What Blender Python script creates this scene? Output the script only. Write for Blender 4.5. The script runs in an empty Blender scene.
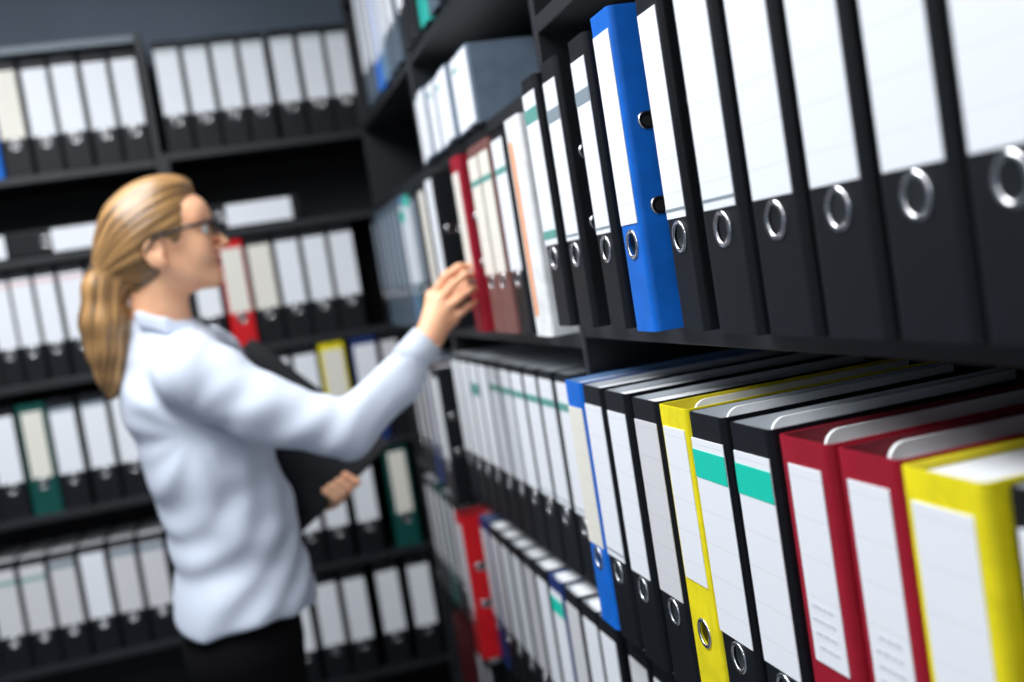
import bpy, math, random
import numpy as np
from mathutils import Matrix, Vector
random.seed(7)
scene = bpy.context.scene
COL = scene.collection
CAMZ = 1.42

# ------------------------------------------------------------------ camera
FPX = 1120.0
YAW, PITCH, ROLL = [math.radians(a) for a in (13.569, -3.636, 9.086)]
def cam_axes():
    cy, sy = math.cos(YAW), math.sin(YAW)
    fwd = np.array([sy*math.cos(PITCH), cy*math.cos(PITCH), math.sin(PITCH)])
    right = np.array([cy, -sy, 0]); down = np.cross(fwd, right)
    r = math.cos(ROLL)*right + math.sin(ROLL)*down
    d = -math.sin(ROLL)*right + math.cos(ROLL)*down
    return np.array([r, d, fwd])
AX = cam_axes()
def at(x, y, Y):
    """point at distance Y down the aisle seen at pixel x, y"""
    v = np.array([(x-512)/FPX, (y-341)/FPX, 1.0]) @ AX
    v = v*Y/v[1]
    return np.array([v[0], v[1], v[2]+CAMZ])

cam = bpy.data.cameras.new('camera'); camo = bpy.data.objects.new('camera', cam); COL.objects.link(camo)
m = Matrix(((AX[0][0], -AX[1][0], -AX[2][0], 0), (AX[0][1], -AX[1][1], -AX[2][1], 0), (AX[0][2], -AX[1][2], -AX[2][2], CAMZ), (0, 0, 0, 1)))
camo.matrix_world = m
cam.sensor_width = 36.0; cam.lens = FPX/1024*36.0
cam.clip_start = 0.02
cam.dof.use_dof = True; cam.dof.focus_distance = 1.08; cam.dof.aperture_fstop = 2.9
scene.camera = camo
scene.view_settings.view_transform = 'Standard'; scene.view_settings.look = 'None'
scene.view_settings.gamma = 1.0; scene.view_settings.use_curve_mapping = False
scene.view_settings.exposure = 0.0

# ------------------------------------------------------------------ materials
def lin(c):
    return tuple(((v/255)/12.92 if v/255 <= .04045 else ((v/255+.055)/1.055)**2.4) for v in c) + (1.0,)
MATS = {}
def mat(name, rgb, rough=.5, metal=0.0, bump=0.0, bscale=400, spec=.5, var=0.0, vscale=8, stretch=None, sss=0.0, coat=0.0):
    if name in MATS: return MATS[name]
    M = bpy.data.materials.new(name); M.use_nodes = True
    nt = M.node_tree; b = nt.nodes['Principled BSDF']
    b.inputs['Base Color'].default_value = lin(rgb); b.inputs['Roughness'].default_value = rough
    b.inputs['Metallic'].default_value = metal; b.inputs['Specular IOR Level'].default_value = spec
    if coat: b.inputs['Coat Weight'].default_value = coat; b.inputs['Coat Roughness'].default_value = .15
    if sss:
        b.inputs['Subsurface Weight'].default_value = sss; b.inputs['Subsurface Radius'].default_value = (.01, .004, .002)
        b.inputs['Subsurface Scale'].default_value = 1.0
    tc = nt.nodes.new('ShaderNodeTexCoord'); mp = nt.nodes.new('ShaderNodeMapping')
    nt.links.new(tc.outputs['Object'], mp.inputs['Vector'])
    if stretch: mp.inputs['Scale'].default_value = stretch
    if bump:
        n = nt.nodes.new('ShaderNodeTexNoise'); n.inputs['Scale'].default_value = bscale; n.inputs['Detail'].default_value = 3
        bp = nt.nodes.new('ShaderNodeBump'); bp.inputs['Strength'].default_value = bump; bp.inputs['Distance'].default_value = .001
        nt.links.new(mp.outputs['Vector'], n.inputs['Vector'])
        nt.links.new(n.outputs['Fac'], bp.inputs['Height']); nt.links.new(bp.outputs['Normal'], b.inputs['Normal'])
    if var:
        n2 = nt.nodes.new('ShaderNodeTexNoise'); n2.inputs['Scale'].default_value = vscale; n2.inputs['Detail'].default_value = 4
        nt.links.new(mp.outputs['Vector'], n2.inputs['Vector'])
        mx = nt.nodes.new('ShaderNodeMixRGB'); mx.blend_type = 'MIX'
        mx.inputs['Color1'].default_value = lin(tuple(max(0, c*(1-var)) for c in rgb))
        mx.inputs['Color2'].default_value = lin(tuple(min(255, c*(1+var)) for c in rgb))
        cr = nt.nodes.new('ShaderNodeMapRange'); cr.inputs['From Min'].default_value = .35; cr.inputs['From Max'].default_value = .65
        nt.links.new(n2.outputs['Fac'], cr.inputs['Value']); nt.links.new(cr.outputs['Result'], mx.inputs['Fac'])
        nt.links.new(mx.outputs['Color'], b.inputs['Base Color'])
    MATS[name] = M
    return M
COV = {  # cover colour, lining colour
    'black': ((17, 20, 26), (206, 211, 217)), 'blue': ((16, 104, 205), (120, 160, 205)),
    'yellow': ((236, 220, 30), (232, 214, 40)), 'red': ((152, 24, 44), (120, 18, 36)),
    'bright red': ((208, 26, 34), (150, 20, 30)), 'green': ((12, 74, 68), (20, 70, 66)),
    'white': ((232, 234, 236), (220, 220, 220)), 'brown': ((118, 80, 76), (120, 90, 80)),
    'slate': ((78, 92, 106), (110, 122, 134)), 'box slate': ((104, 120, 137), (110, 122, 134)), 'steel blue': ((96, 130, 160), (120, 140, 160)),
    'navy': ((26, 48, 104), (110, 130, 170)), 'dark red': ((74, 16, 22), (70, 20, 24)),
    'teal': ((34, 160, 150), (120, 150, 150)),
}
def cover_mats(c):
    a, b = COV[c]
    return [mat(c+' cover', a, .48, bump=.25, bscale=900, var=.05, vscale=30, spec=.22), mat(c+' lining', b, .6)]
LAB = {'plain': (236, 239, 245), 'cream': (232, 228, 218), 'grey': (214, 214, 218), 'faded': (140, 152, 166)}  # last tone has the unlit corner's shade put into the label colour
def label_mat(k):
    name = 'label paper '+k
    if name in MATS: return MATS[name]
    M = mat(name, LAB[k], .5, spec=.3)
    nt = M.node_tree; b = nt.nodes['Principled BSDF']
    tc = nt.nodes.new('ShaderNodeTexCoord'); sp = nt.nodes.new('ShaderNodeSeparateXYZ')
    nt.links.new(tc.outputs['Object'], sp.inputs['Vector'])
    mo = nt.nodes.new('ShaderNodeMath'); mo.operation = 'MODULO'; mo.inputs[1].default_value = .032
    nt.links.new(sp.outputs['Z'], mo.inputs[0])
    lt = nt.nodes.new('ShaderNodeMath'); lt.operation = 'LESS_THAN'; lt.inputs[1].default_value = .0006
    nt.links.new(mo.outputs[0], lt.inputs[0])
    mx = nt.nodes.new('ShaderNodeMixRGB'); mx.inputs['Color1'].default_value = lin(LAB[k]); mx.inputs['Color2'].default_value = lin(tuple(int(c*.92) for c in LAB[k]))
    nt.links.new(lt.outputs[0], mx.inputs['Fac']); nt.links.new(mx.outputs['Color'], b.inputs['Base Color'])
    return M
CHROME = mat('chrome', (225, 225, 228), .18, 1.0)
PAPER = mat('stacked paper', (226, 228, 232), .8, var=.06, vscale=60, stretch=(1, 30, 1))
STRIPE = {'teal': mat('teal stripe', (8, 204, 178), .45), 'gray': mat('grey stripe', (134, 148, 158), .5), 'dull teal': mat('dull teal stripe', (96, 160, 152), .5),
          'orange': mat('orange stripe', (236, 160, 108), .5), 'pale': mat('pale stripe', (204, 212, 216), .5), 'pink': mat('pink stripe', (225, 190, 190), .5)}
INK = mat('faded ink', (208, 213, 221), .6)
SHELF = mat('dark laminate', (20, 24, 30), .5, bump=.15, bscale=300, var=.08, vscale=5)
SHELFBACK = mat('shelf back laminate', (14, 16, 20), .7)

# ------------------------------------------------------------------ mesh helpers
def mesh(name, V, F, mats, idx=None, smooth=False):
    me = bpy.data.meshes.new(name)
    me.from_pydata([tuple(map(float, v)) for v in V], [], [tuple(int(i) for i in f) for f in F])
    for a in mats: me.materials.append(a)
    if idx is not None: me.polygons.foreach_set('material_index', idx)
    if smooth: me.polygons.foreach_set('use_smooth', [True]*len(me.polygons))
    me.update(); me.validate()
    return me
def obj(name, me, parent=None):
    o = bpy.data.objects.new(name, me); COL.objects.link(o)
    if parent is not None: o.parent = parent
    return o
def tag(o, label, cat, group=None):
    o['label'] = label; o['category'] = cat
    if group: o['group'] = group
    return o
class MB:
    def __init__(s): s.V = []; s.F = []; s.I = []
    def box(s, a, b, i=0):
        n = len(s.V); x0, y0, z0 = a; x1, y1, z1 = b
        s.V += [(x0,y0,z0),(x1,y0,z0),(x1,y1,z0),(x0,y1,z0),(x0,y0,z1),(x1,y0,z1),(x1,y1,z1),(x0,y1,z1)]
        for f in ((0,3,2,1),(4,5,6,7),(0,1,5,4),(1,2,6,5),(2,3,7,6),(3,0,4,7)): s.F.append(tuple(n+k for k in f)); s.I.append(i)
    def build(s, name, mats, smooth=False): return mesh(name, s.V, s.F, mats, s.I, smooth)
def rbox(name, a, b, mats, bev=.002):
    """box with bevelled edges"""
    import bmesh
    mb = MB(); mb.box(a, b); me = mb.build(name, mats)
    bm = bmesh.new(); bm.from_mesh(me)
    bmesh.ops.bevel(bm, geom=list(bm.edges), offset=bev, segments=2, affect='EDGES', profile=.5)
    bm.to_mesh(me); bm.free(); return me

# ------------------------------------------------------------------ lever arch binder
RZ = .088        # height of the finger hole
def cover_mesh(w, h, dep, color, hole=True, rz=RZ):
    t = .0025; rc = min(.007, w*.18); hw = w/2; hs = min(.017, hw-rc-.001); rr = .0125
    prof = [(dep, -hw)]                                    # outer path, back of -y board round to the +y board
    prof.append((.03, -hw)); prof.append((rc, -hw))
    for k in range(1, 5):
        a = math.pi/2*k/5; prof.append((rc-rc*math.sin(a), -hw+rc-rc*math.cos(a)))
    prof.append((0, -hw+rc)); prof.append((0, -hs)); ia = len(prof)-1
    prof.append((0, hs)); prof.append((0, hw-rc))
    for k in range(4, 0, -1):
        a = math.pi/2*k/5; prof.append((rc-rc*math.sin(a), hw-rc+rc*math.cos(a)))
    prof += [(rc, hw), (.03, hw), (dep, hw)]
    n = len(prof)
    inner = []
    for i, (x, y) in enumerate(prof):
        p0 = prof[max(0, i-1)]; p1 = prof[min(n-1, i+1)]
        dx, dy = p1[0]-p0[0], p1[1]-p0[1]; L = math.hypot(dx, dy)
        # inward normal: profile runs -y board (towards -x), then +y, then +x : inside is on the right side
        inner.append((x + dy/L*t, y - dx/L*t))
    zs = [0, rz-hs, rz+hs, h]
    V = []; F = []; I = []
    def vid(layer, i, k): return layer*n*4 + i*4 + k
    for P in (prof, inner):
        for (x, y) in P:
            for z in zs: V.append((x, y, z))
    for i in range(n-1):
        for k in range(3):
            if hole and i == ia and k == 1: continue
            F.append((vid(0,i,k), vid(0,i,k+1), vid(0,i+1,k+1), vid(0,i+1,k))); I.append(0)
            F.append((vid(1,i,k), vid(1,i+1,k), vid(1,i+1,k+1), vid(1,i,k+1))); I.append(1)
        F.append((vid(0,i,3), vid(1,i,3), vid(1,i+1,3), vid(0,i+1,3))); I.append(0)
        F.append((vid(0,i,0), vid(0,i+1,0), vid(1,i+1,0), vid(1,i,0))); I.append(0)
    for i in (0, n-1):
        for k in range(3):
            q = (vid(0,i,k), vid(1,i,k), vid(1,i,k+1), vid(0,i,k+1)); F.append(q if i == 0 else q[::-1]); I.append(0)
    if hole:
        N = 24; rings = []
        for layer, x in ((0, 0.0), (1, t)):
            s = len(V)
            for j in range(N):
                a = 2*math.pi*j/N + math.pi/4; V.append((x, rr*math.cos(a), rz+rr*math.sin(a)))
            corners = [vid(layer, ia+1, 2), vid(layer, ia, 2), vid(layer, ia, 1), vid(layer, ia+1, 1)]  # 45,135,225,315 degrees
            for c in range(4):
                c0, c1 = corners[c], corners[(c+1) % 4]; q = N//4
                for j in range(q):
                    a0 = s+(c*q+j) % N; a1 = s+(c*q+j+1) % N
                    if j < q//2: f = (c0, a1, a0)
                    else: f = (c1, a1, a0)
                    F.append(f if layer == 0 else f[::-1]); I.append(layer)
                am = s+(c*q+q//2) % N; f = (c0, c1, am)
                F.append(f if layer == 0 else f[::-1]); I.append(layer)
            rings.append(s)
        for j in range(N):
            j2 = (j+1) % N; F.append((rings[0]+j, rings[0]+j2, rings[1]+j2, rings[1]+j)); I.append(0)
    return mesh('binder_cover', V, F, cover_mats(color), I)
def ring_mesh(sx=1.0, r=.0133, tr=.0024, axis='x', ext=0.0):
    """eyelet: torus, optionally stretched to a slot along local x"""
    V = []; F = []; N, K = 28, 8
    for j in range(N):
        a = 2*math.pi*j/N; ca, sa = math.cos(a), math.sin(a)
        off = (ext if ca > 0 else -ext)
        for k in range(K):
            b = 2*math.pi*k/K; rr = r+tr*math.cos(b); d = -tr*.6*math.sin(b)
            if axis == 'x': V.append((d, rr*ca, rr*sa))
            else: V.append((rr*ca+off, d, rr*sa))
    for j in range(N):
        for k in range(K):
            a, b = j*K+k, j*K+(k+1) % K; c, d = ((j+1) % N)*K+(k+1) % K, ((j+1) % N)*K+k
            F.append((a, b, c, d))
    return mesh('eyelet', V, F, [CHROME], None, True)
RING = ring_mesh()
def slot_mesh():
    r = .0055; V = []; F = []; N, K = 28, 8; ext = .007
    base = ring_mesh(1, .0055, .0016, 'y', ext)
    return base
SLOT = ring_mesh(1, .0068, .0025, 'y', .007)
SLOTSHADE = mat('painted slot shade', (18, 18, 20), .8)
def slot_inner():  # flat dark disc, painted for the shade inside the slot; no real hole
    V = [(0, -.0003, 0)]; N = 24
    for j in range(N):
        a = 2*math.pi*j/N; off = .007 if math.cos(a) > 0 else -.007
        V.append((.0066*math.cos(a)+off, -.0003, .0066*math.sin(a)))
    return mesh('slot_shade', V, [(0, 1+(j+1) % N, 1+j) for j in range(N)], [SLOTSHADE])
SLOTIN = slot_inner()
CACHE = {}
def cached(key, fn):
    if key not in CACHE: CACHE[key] = fn()
    return CACHE[key]
def label_mesh(y0, y1, z0, z1, kind, x=-.0009):
    return rbox('spine_label', (x, y0, z0), (0.0002, y1, z1), [label_mat(kind)], .0004)
def strip_mesh(y0, y1, z0, z1, m, x=-.0013):
    mb = MB(); mb.box((x, y0, z0), (-.0008, y1, z1)); return mb.build('stripe', [m])
def paper_mesh(w, h, dep, fill, inset, drop=.014):
    """leaves standing in the binder, with one rounded divider page rising above them"""
    y1 = w/2-.004; y0 = y1-(w-.008)*fill
    mb = MB(); top = h-drop
    mb.box((inset, y0, .010), (dep-.012, y1, top))
    return mb.build('paper_block', [PAPER])
def divider_mesh(w, h, dep, inset):
    V = []; F = []; y = w/2-.022; pts = [(inset-.012, .012), (dep-.008, .012), (dep-.008, h-.001)]
    r = .014; x0 = inset-.012; zt = h-.001
    for k in range(7):
        a = math.pi/2*k/6; pts.append((x0+r-r*math.sin(a), zt-r+r*math.cos(a)))
    n = len(pts)
    for yy in (y, y+.004): V += [(px, yy, pz) for px, pz in pts]
    F.append(tuple(range(n))); F.append(tuple(range(2*n-1, n-1, -1)))
    for i in range(n): j = (i+1) % n; F.append((j, i, n+i, n+j))
    return mesh('divider_page', V, F, [mat('divider card', (238, 240, 242), .6)])
def binder(name, color, mtx, w=.078, h=.318, dep=.285, lab='plain', lw=.062, lz=(.105, .295), bands=(), ring=True,
           eyelets=False, fill=.6, inset=.07, drop=.014, ink=None, divider=False):
    if divider: inset = .042
    e = bpy.data.objects.new(name, None); COL.objects.link(e); e.empty_display_size = .05; e.matrix_world = mtx
    obj('cover', cached(('c', w, h, dep, color, ring), lambda: cover_mesh(w, h, dep, color, ring)), e)
    if lab:
        L = obj('spine_label', cached(('l', lw, lz, lab), lambda: label_mesh(-lw/2, lw/2, lz[0], lz[1], lab)), e)
        for (z0, z1, c) in bands:
            obj('label_stripe', cached(('b', lw, z0, z1, c), lambda: strip_mesh(-lw/2, lw/2, z0, z1, STRIPE[c])), L)
        if ink:
            def mk():
                rnd = random.Random(ink); mb = MB(); z = lz[0]+.02
                for k in range(4):
                    zz = lz[0]+.012+.011*k
                    y = -lw*.3
                    while y < lw*.25:
                        q = rnd.uniform(.004, .010); mb.box((-.0012, y, zz), (-.0009, y+q, zz+.0035)); y += q+.002
                return mb.build('handwriting', [INK])
            obj('handwriting', cached(('i', ink, lw, lz), mk), L)
    else:
        for (z0, z1, c, y0, y1) in bands:
            obj('spine_stripe', cached(('sb', z0, z1, c, y0), lambda: strip_mesh(y0, y1, z0, z1, STRIPE[c], -.0006)), e).location.x = .0005
    if ring:
        o = obj('finger_ring', RING, e); o.location = (-.0004, 0, RZ)
    if eyelets:
        for z in (.122, .205):
            o = obj('eyelet', SLOT, e); o.location = (.029, -w/2-.0003, z)
            q = obj('slot_shade', SLOTIN, o)
    obj('paper_block', cached(('p', w, h, dep, fill, inset, drop), lambda: paper_mesh(w, h, dep, fill, inset, drop)), e)
    if divider: obj('divider_page', cached(('d', w, h, dep, inset), lambda: divider_mesh(w, h, dep, inset)), e)
    return e
ZR = Matrix.Rotation(math.pi/2, 4, 'Z')
def right_m(X, Y, z, rz=0, tilt=0):
    return Matrix.Translation((X, Y, z+CAMZ)) @ Matrix.Rotation(math.radians(rz), 4, 'Z') @ Matrix.Rotation(math.radians(tilt), 4, 'X')
def back_m(X, Y, z, tilt=0):
    return Matrix.Translation((X, Y, z+CAMZ)) @ ZR @ Matrix.Rotation(math.radians(tilt), 4, 'X')
def lying_m(X, Y, z):
    M = Matrix(((0, 0, 1, X), (1, 0, 0, Y), (0, 1, 0, z+CAMZ), (0, 0, 0, 1))); return M
ORD = ['first','second','third','fourth','fifth','sixth','seventh','eighth','ninth','tenth','eleventh','twelfth','thirteenth','fourteenth','fifteenth']
TB = ((.256, .283, 'teal'),)             # teal band under the label's top
DT = ((.252, .262, 'dull teal'),)
GB = ((.247, .262, 'gray'), (.110, .1125, 'gray'))
FL = ((.112, .1145, 'gray'),)

# ---- right shelf, upper row of the near unit (spine centre Y, spine X)
G = 'binders on the near upper shelf'
ZU = -.083
near_upper = [
 (.502, .398, dict(), 'black', 'black binder with the largest blurred chrome ring, far right of the upper shelf'),
 (.586, .398, dict(), 'black', 'black binder second from the right picture edge on the upper shelf'),
 (.674, .398, dict(), 'black', 'black binder third from the right picture edge on the upper shelf'),
 (.763, .398, dict(), 'black', 'black binder fourth from the right picture edge on the upper shelf'),
 (.849, .395, dict(lw=.060, bands=FL, eyelets=True), 'black', 'black binder fifth from the right picture edge, its dark side edge on the left'),
 (.964, .405, dict(lw=.044, w=.056, bands=FL, eyelets=True), 'black', 'black binder directly right of the blue binder on the upper shelf'),
 (1.057, .393, dict(w=.058, lw=.046, lz=(.108, .298), eyelets=True), 'blue', 'bright blue binder with two chrome side eyelets on the upper shelf'),
 (1.164, .402, dict(w=.058, lw=.046, bands=GB, eyelets=True), 'black', 'black binder directly left of the blue binder, grey stripe on its label'),
 (1.277, .402, dict(w=.060, lw=.048, bands=GB, eyelets=True), 'black', 'black binder second to the left of the blue binder, grey stripe on label'),
 (1.380, .405, dict(w=.062, lw=.056, lz=(.105, .300), bands=((.262, .280, 'dull teal'), (.113, .124, 'dull teal')), eyelets=False, ink=None), 'black', 'black binder with a printed teal mark atop its label, beside the white binder'),
]
for Y, X, kw, c, L in near_upper:
    tag(binder('lever_arch_binder', c, right_m(X, Y, ZU), **kw), L, 'binder', G)
# ---- right shelf, lower row of the near unit
G = 'binders on the near lower shelf'
ZL = -.481
def zlow(Y): return -.4835+.012*(Y-.6)/.75      # the near lower shelf hangs a little crooked
near_lower = [
 (.513, .406, dict(fill=.5, eyelets=True), 'black', 'black binder at the right frame edge, beside the big yellow binder'),
 (.602, .397, dict(w=.084, lw=.062, lz=(.138, .297), fill=1.0, inset=.010, drop=.006), 'yellow', 'large blurred yellow binder at the right end of the lower shelf'),
 (.689, .400, dict(w=.078, lw=.052, lz=(.138, .297), divider=True, fill=.35, ink=3), 'red', 'dark red binder directly beside the large yellow binder on the lower shelf'),
 (.772, .397, dict(w=.078, lw=.050, lz=(.138, .297), divider=True, fill=.35, ink=5), 'red', 'dark red binder beside the black one with a teal label band'),
 (.863, .397, dict(w=.076, lw=.066, lz=(.105, .294), bands=TB, divider=True), 'black', 'black binder with a teal label band, standing beside the red binders'),
 (.953, .397, dict(w=.076, lw=.070, lz=(.105, .294), bands=TB, divider=True), 'black', 'black binder with a teal label band, standing beside the narrow yellow binder'),
 (1.031, .397, dict(w=.072, lw=.054, lz=(.140, .297), divider=True), 'yellow', 'sharp yellow binder between black binders on the lower shelf'),
 (1.110, .397, dict(w=.074, lw=.064, fill=1.0, inset=.014, drop=.006, lab='grey'), 'black', 'black binder with a grey white label, directly left of the sharp yellow binder'),
 (1.202, .397, dict(w=.074, lw=.060, fill=1.0, inset=.014, drop=.006), 'black', 'black binder second to the left of the sharp yellow binder, lower shelf'),
 (1.286, .397, dict(w=.072, lw=.062, fill=1.0, inset=.014, drop=.006, bands=((.112, .1145, 'gray'),)), 'black', 'black binder directly right of the blue binder on the lower shelf'),
 (1.363, .397, dict(w=.068, lw=.058, fill=1.0, inset=.014, drop=.006, lz=(.105, .285), lab='cream'), 'blue', 'blue binder with a cream label at the left end of the lower shelf'),
]
for Y, X, kw, c, L in near_lower:
    tag(binder('lever_arch_binder', c, right_m(X, Y, zlow(Y)), **kw), L, 'binder', G)
# ---- middle unit, eye level
G = 'binders on the middle eye level shelf'
ZM = -.104
mid_upper = [
 (1.568, .427, dict(w=.080, lab=None, ring=False, bands=((.03, .285, 'orange', .008, .028),), eyelets=True, dep=.28), 'white', 'thick white binder with an orange stripe down its spine'),
 (1.700, .436, dict(w=.074, lw=.068, lz=(.100, .306), bands=DT), 'black', 'black binder with a bluish white label, left of the thick white binder'),
 (1.786, .432, dict(w=.074, lw=.068, lab='cream', lz=(.100, .300), bands=DT), 'brown', 'brown binder with a cream label, nearer of the brown pair by the red one'),
 (1.866, .432, dict(w=.074, lw=.068, lab='cream', lz=(.100, .300), bands=DT), 'brown', 'brown binder with a cream label directly beside the red one being touched'),
 (1.985, .424, dict(w=.070, lw=.050, lz=(.105, .290), lab='cream', eyelets=True), 'red', 'red binder that the woman touches with her fingertips'),
 (2.292, .430, dict(w=.078, lw=.070, lz=(.085, .312), ring=True, eyelets=True), 'black', 'black binder with a long white label above the woman\'s hand'),
]
for Y, X, kw, c, L in mid_upper:
    tag(binder('lever_arch_binder', c, right_m(X, Y, ZM), **kw), L, 'binder', G)
far_upper = [
 (2.395, 'black', dict(w=.07, lw=.064, lab='cream', lz=(.09, .30)), 'black binder with cream label directly above the wrist on the eye level shelf'),
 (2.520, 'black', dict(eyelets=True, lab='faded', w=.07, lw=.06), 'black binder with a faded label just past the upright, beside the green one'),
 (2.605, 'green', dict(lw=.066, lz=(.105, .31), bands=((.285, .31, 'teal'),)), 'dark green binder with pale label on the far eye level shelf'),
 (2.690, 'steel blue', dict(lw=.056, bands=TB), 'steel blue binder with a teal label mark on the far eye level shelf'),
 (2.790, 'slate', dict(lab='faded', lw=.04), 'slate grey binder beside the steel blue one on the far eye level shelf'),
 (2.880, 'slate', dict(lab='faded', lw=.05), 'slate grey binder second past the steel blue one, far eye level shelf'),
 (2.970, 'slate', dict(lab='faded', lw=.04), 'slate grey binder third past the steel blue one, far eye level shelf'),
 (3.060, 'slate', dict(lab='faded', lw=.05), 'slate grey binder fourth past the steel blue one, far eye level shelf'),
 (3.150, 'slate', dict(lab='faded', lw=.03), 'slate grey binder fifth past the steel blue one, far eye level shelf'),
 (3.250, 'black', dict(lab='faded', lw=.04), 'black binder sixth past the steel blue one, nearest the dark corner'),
]
for Y, c, kw, L in far_upper:
    tag(binder('lever_arch_binder', c, right_m(.43, Y, ZM), **kw), L, 'binder', 'binders on the far eye level shelf')
# ---- middle unit, lower row
G = 'uniform black binders on the middle lower shelf'
ys = [1.570, 1.669, 1.762, 1.855, 1.944, 2.034, 2.126, 2.216, 2.306, 2.396]
for i, Y in enumerate(ys):
    b = ((.262, .274, 'dull teal'),) if i < 6 else (((.24, .265, 'dull teal'),) if i == 7 else ())
    if i < 3: b = b+((.112, .1145, 'gray'),)
    L = 'black binder with wide white label, %s left of the blue one, middle lower shelf' % ('first' if i == 0 else ORD[i])
    tag(binder('lever_arch_binder', 'black', right_m(.444, Y, ZL), w=.082, lw=.073, lz=(.105, .305), bands=b, fill=.5), L, 'binder', G)
G = 'binders on the far lower shelf'
ZLF = -.512
far_lower = [
 (2.522, .415, 'black', dict(lw=.066, eyelets=True), 'black binder pulled forward with side eyelets showing, below the cuff'),
 (2.640, .43, 'dark red', dict(w=.06, lab=None, ring=False), 'dark red unlabelled binder behind the pulled out black one under the cuff'),
 (2.740, .44, 'black', dict(lab='grey'), 'black binder with a grey label past the dark red one, far lower shelf'),
 (2.835, .44, 'navy', dict(lab='grey', lw=.05), 'navy blue binder on the far lower shelf of the right wall'),
 (2.930, .44, 'black', dict(lab='grey', lw=.05), 'black binder directly past the navy one on the far lower shelf'),
 (3.025, .44, 'black', dict(lab='grey', lw=.05), 'black binder second past the navy one, by the shelf corner'),
]
for Y, X, c, kw, L in far_lower:
    tag(binder('lever_arch_binder', c, right_m(X, Y, ZLF), **kw), L, 'binder', G)
# ---- third row, middle unit
Z3 = -.829; Z3F = -.862
row3 = [
 (2.399, .395, 'bright red', dict(lw=.05, eyelets=True), 'bright red binder standing proud with two chrome eyelets, third shelf down'),
 (2.305, .430, 'navy', dict(lab='grey', lw=.06), 'navy blue binder directly beside the bright red one on the third shelf'),
]
for Y, X, c, kw, L in row3:
    tag(binder('lever_arch_binder', c, right_m(X, Y, Z3), **kw), L, 'binder', 'binders on the third shelf down')
names3 = {5: ('navy', dict(bands=TB, lab='plain'), 'navy binder with a teal label band, among black ones on the third shelf')}
for i, Y in enumerate([2.213, 2.122, 2.031, 1.940, 1.849, 1.758, 1.667, 1.576, 1.494, 1.372, 1.281, 1.190, 1.100]):
    if i in names3: c, kw, L = names3[i]
    else:
        c, kw = 'black', dict(lab='plain' if i % 3 else 'grey')
        L = 'black binder, %s right of the bright red one, paper top visible, third shelf' % ORD[i+1]
    tag(binder('lever_arch_binder', c, right_m(.430, Y, Z3), fill=1.0, inset=.012, drop=.004, lw=.066, **kw), L, 'binder', 'binders on the third shelf down')
for k, (Y, c) in enumerate([(2.56, 'black'), (2.66, 'black'), (2.76, 'black'), (2.86, 'black'), (2.96, 'green'), (3.05, 'black'), (3.14, 'black')]):
    L = ('black binder with grey label, %s past the bright red one on the third shelf' % ORD[k]) if c == 'black' else 'dark green binder deep in the corner of the third shelf'
    tag(binder('lever_arch_binder', c, right_m(.445, Y, Z3F), lab='grey', lw=.055, fill=.85, inset=.045), L, 'binder', 'binders on the third shelf down')
# ---- fourth row, middle unit
Z4 = -1.205
for k, (Y, c, L) in enumerate([(2.92, 'dark red', 'dark red binder nearest the corner on the lowest visible right shelf'), (2.83, 'dark red', 'dark red binder second from the corner on the lowest visible right shelf'),
    (2.74, 'dark red', 'dark red binder third from the corner on the lowest visible right shelf'), (2.63, 'black', 'black binder beside the dark red ones on the lowest visible right shelf'), (2.53, 'black', 'black binder second from the dark red ones on the lowest visible shelf'), (2.21, 'black', 'black binder below the navy one, lowest visible right shelf'), (2.12, 'black', 'black binder with paper top below the third shelf, beside its twin')]):
    tag(binder('lever_arch_binder', c, right_m(.43, Y, Z4), lab='grey' if c == 'black' else None, lw=.05, fill=.8, inset=.045), L, 'binder', 'binders on the lowest visible right shelf')
# ---- half height document boxes, middle unit above eye level
def half_box(Y, k, w=.076, h=.14):
    e = bpy.data.objects.new('document_box', None); COL.objects.link(e); e.matrix_world = right_m(.446+.005*math.sin(k*2.3), Y, .252)
    d = .24
    obj('cover', cached(('hc', h), lambda: cover_mesh(w, h, d, 'box slate', False, .07)), e)
    L = obj('spine_label', cached(('hl', h), lambda: label_mesh(-.035, .035, .003, h-.003, 'plain')), e)
    if k in (1, 3, 4): obj('label_stripe', cached(('hb', h), lambda: strip_mesh(-.012, .02, h-.028, h-.019, STRIPE['dull teal'])), L)
    mb = MB(); mb.box((.008, -w/2+.004, .006), (d-.01, w/2-.004, h-.01)); obj('paper_block', cached(('hp', h), lambda: mb.build('paper_block', [PAPER])), e)
    tag(e, 'half height slate box with white spine, %s from the near end above the red binder' % ORD[k], 'document box', 'half height boxes above eye level')
for k, (Y, h) in enumerate([(1.885, .132), (1.965, .134), (2.045, .133), (2.125, .136), (2.205, .137), (2.285, .139), (2.366, .138)]): half_box(Y, k, h=h)
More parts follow.
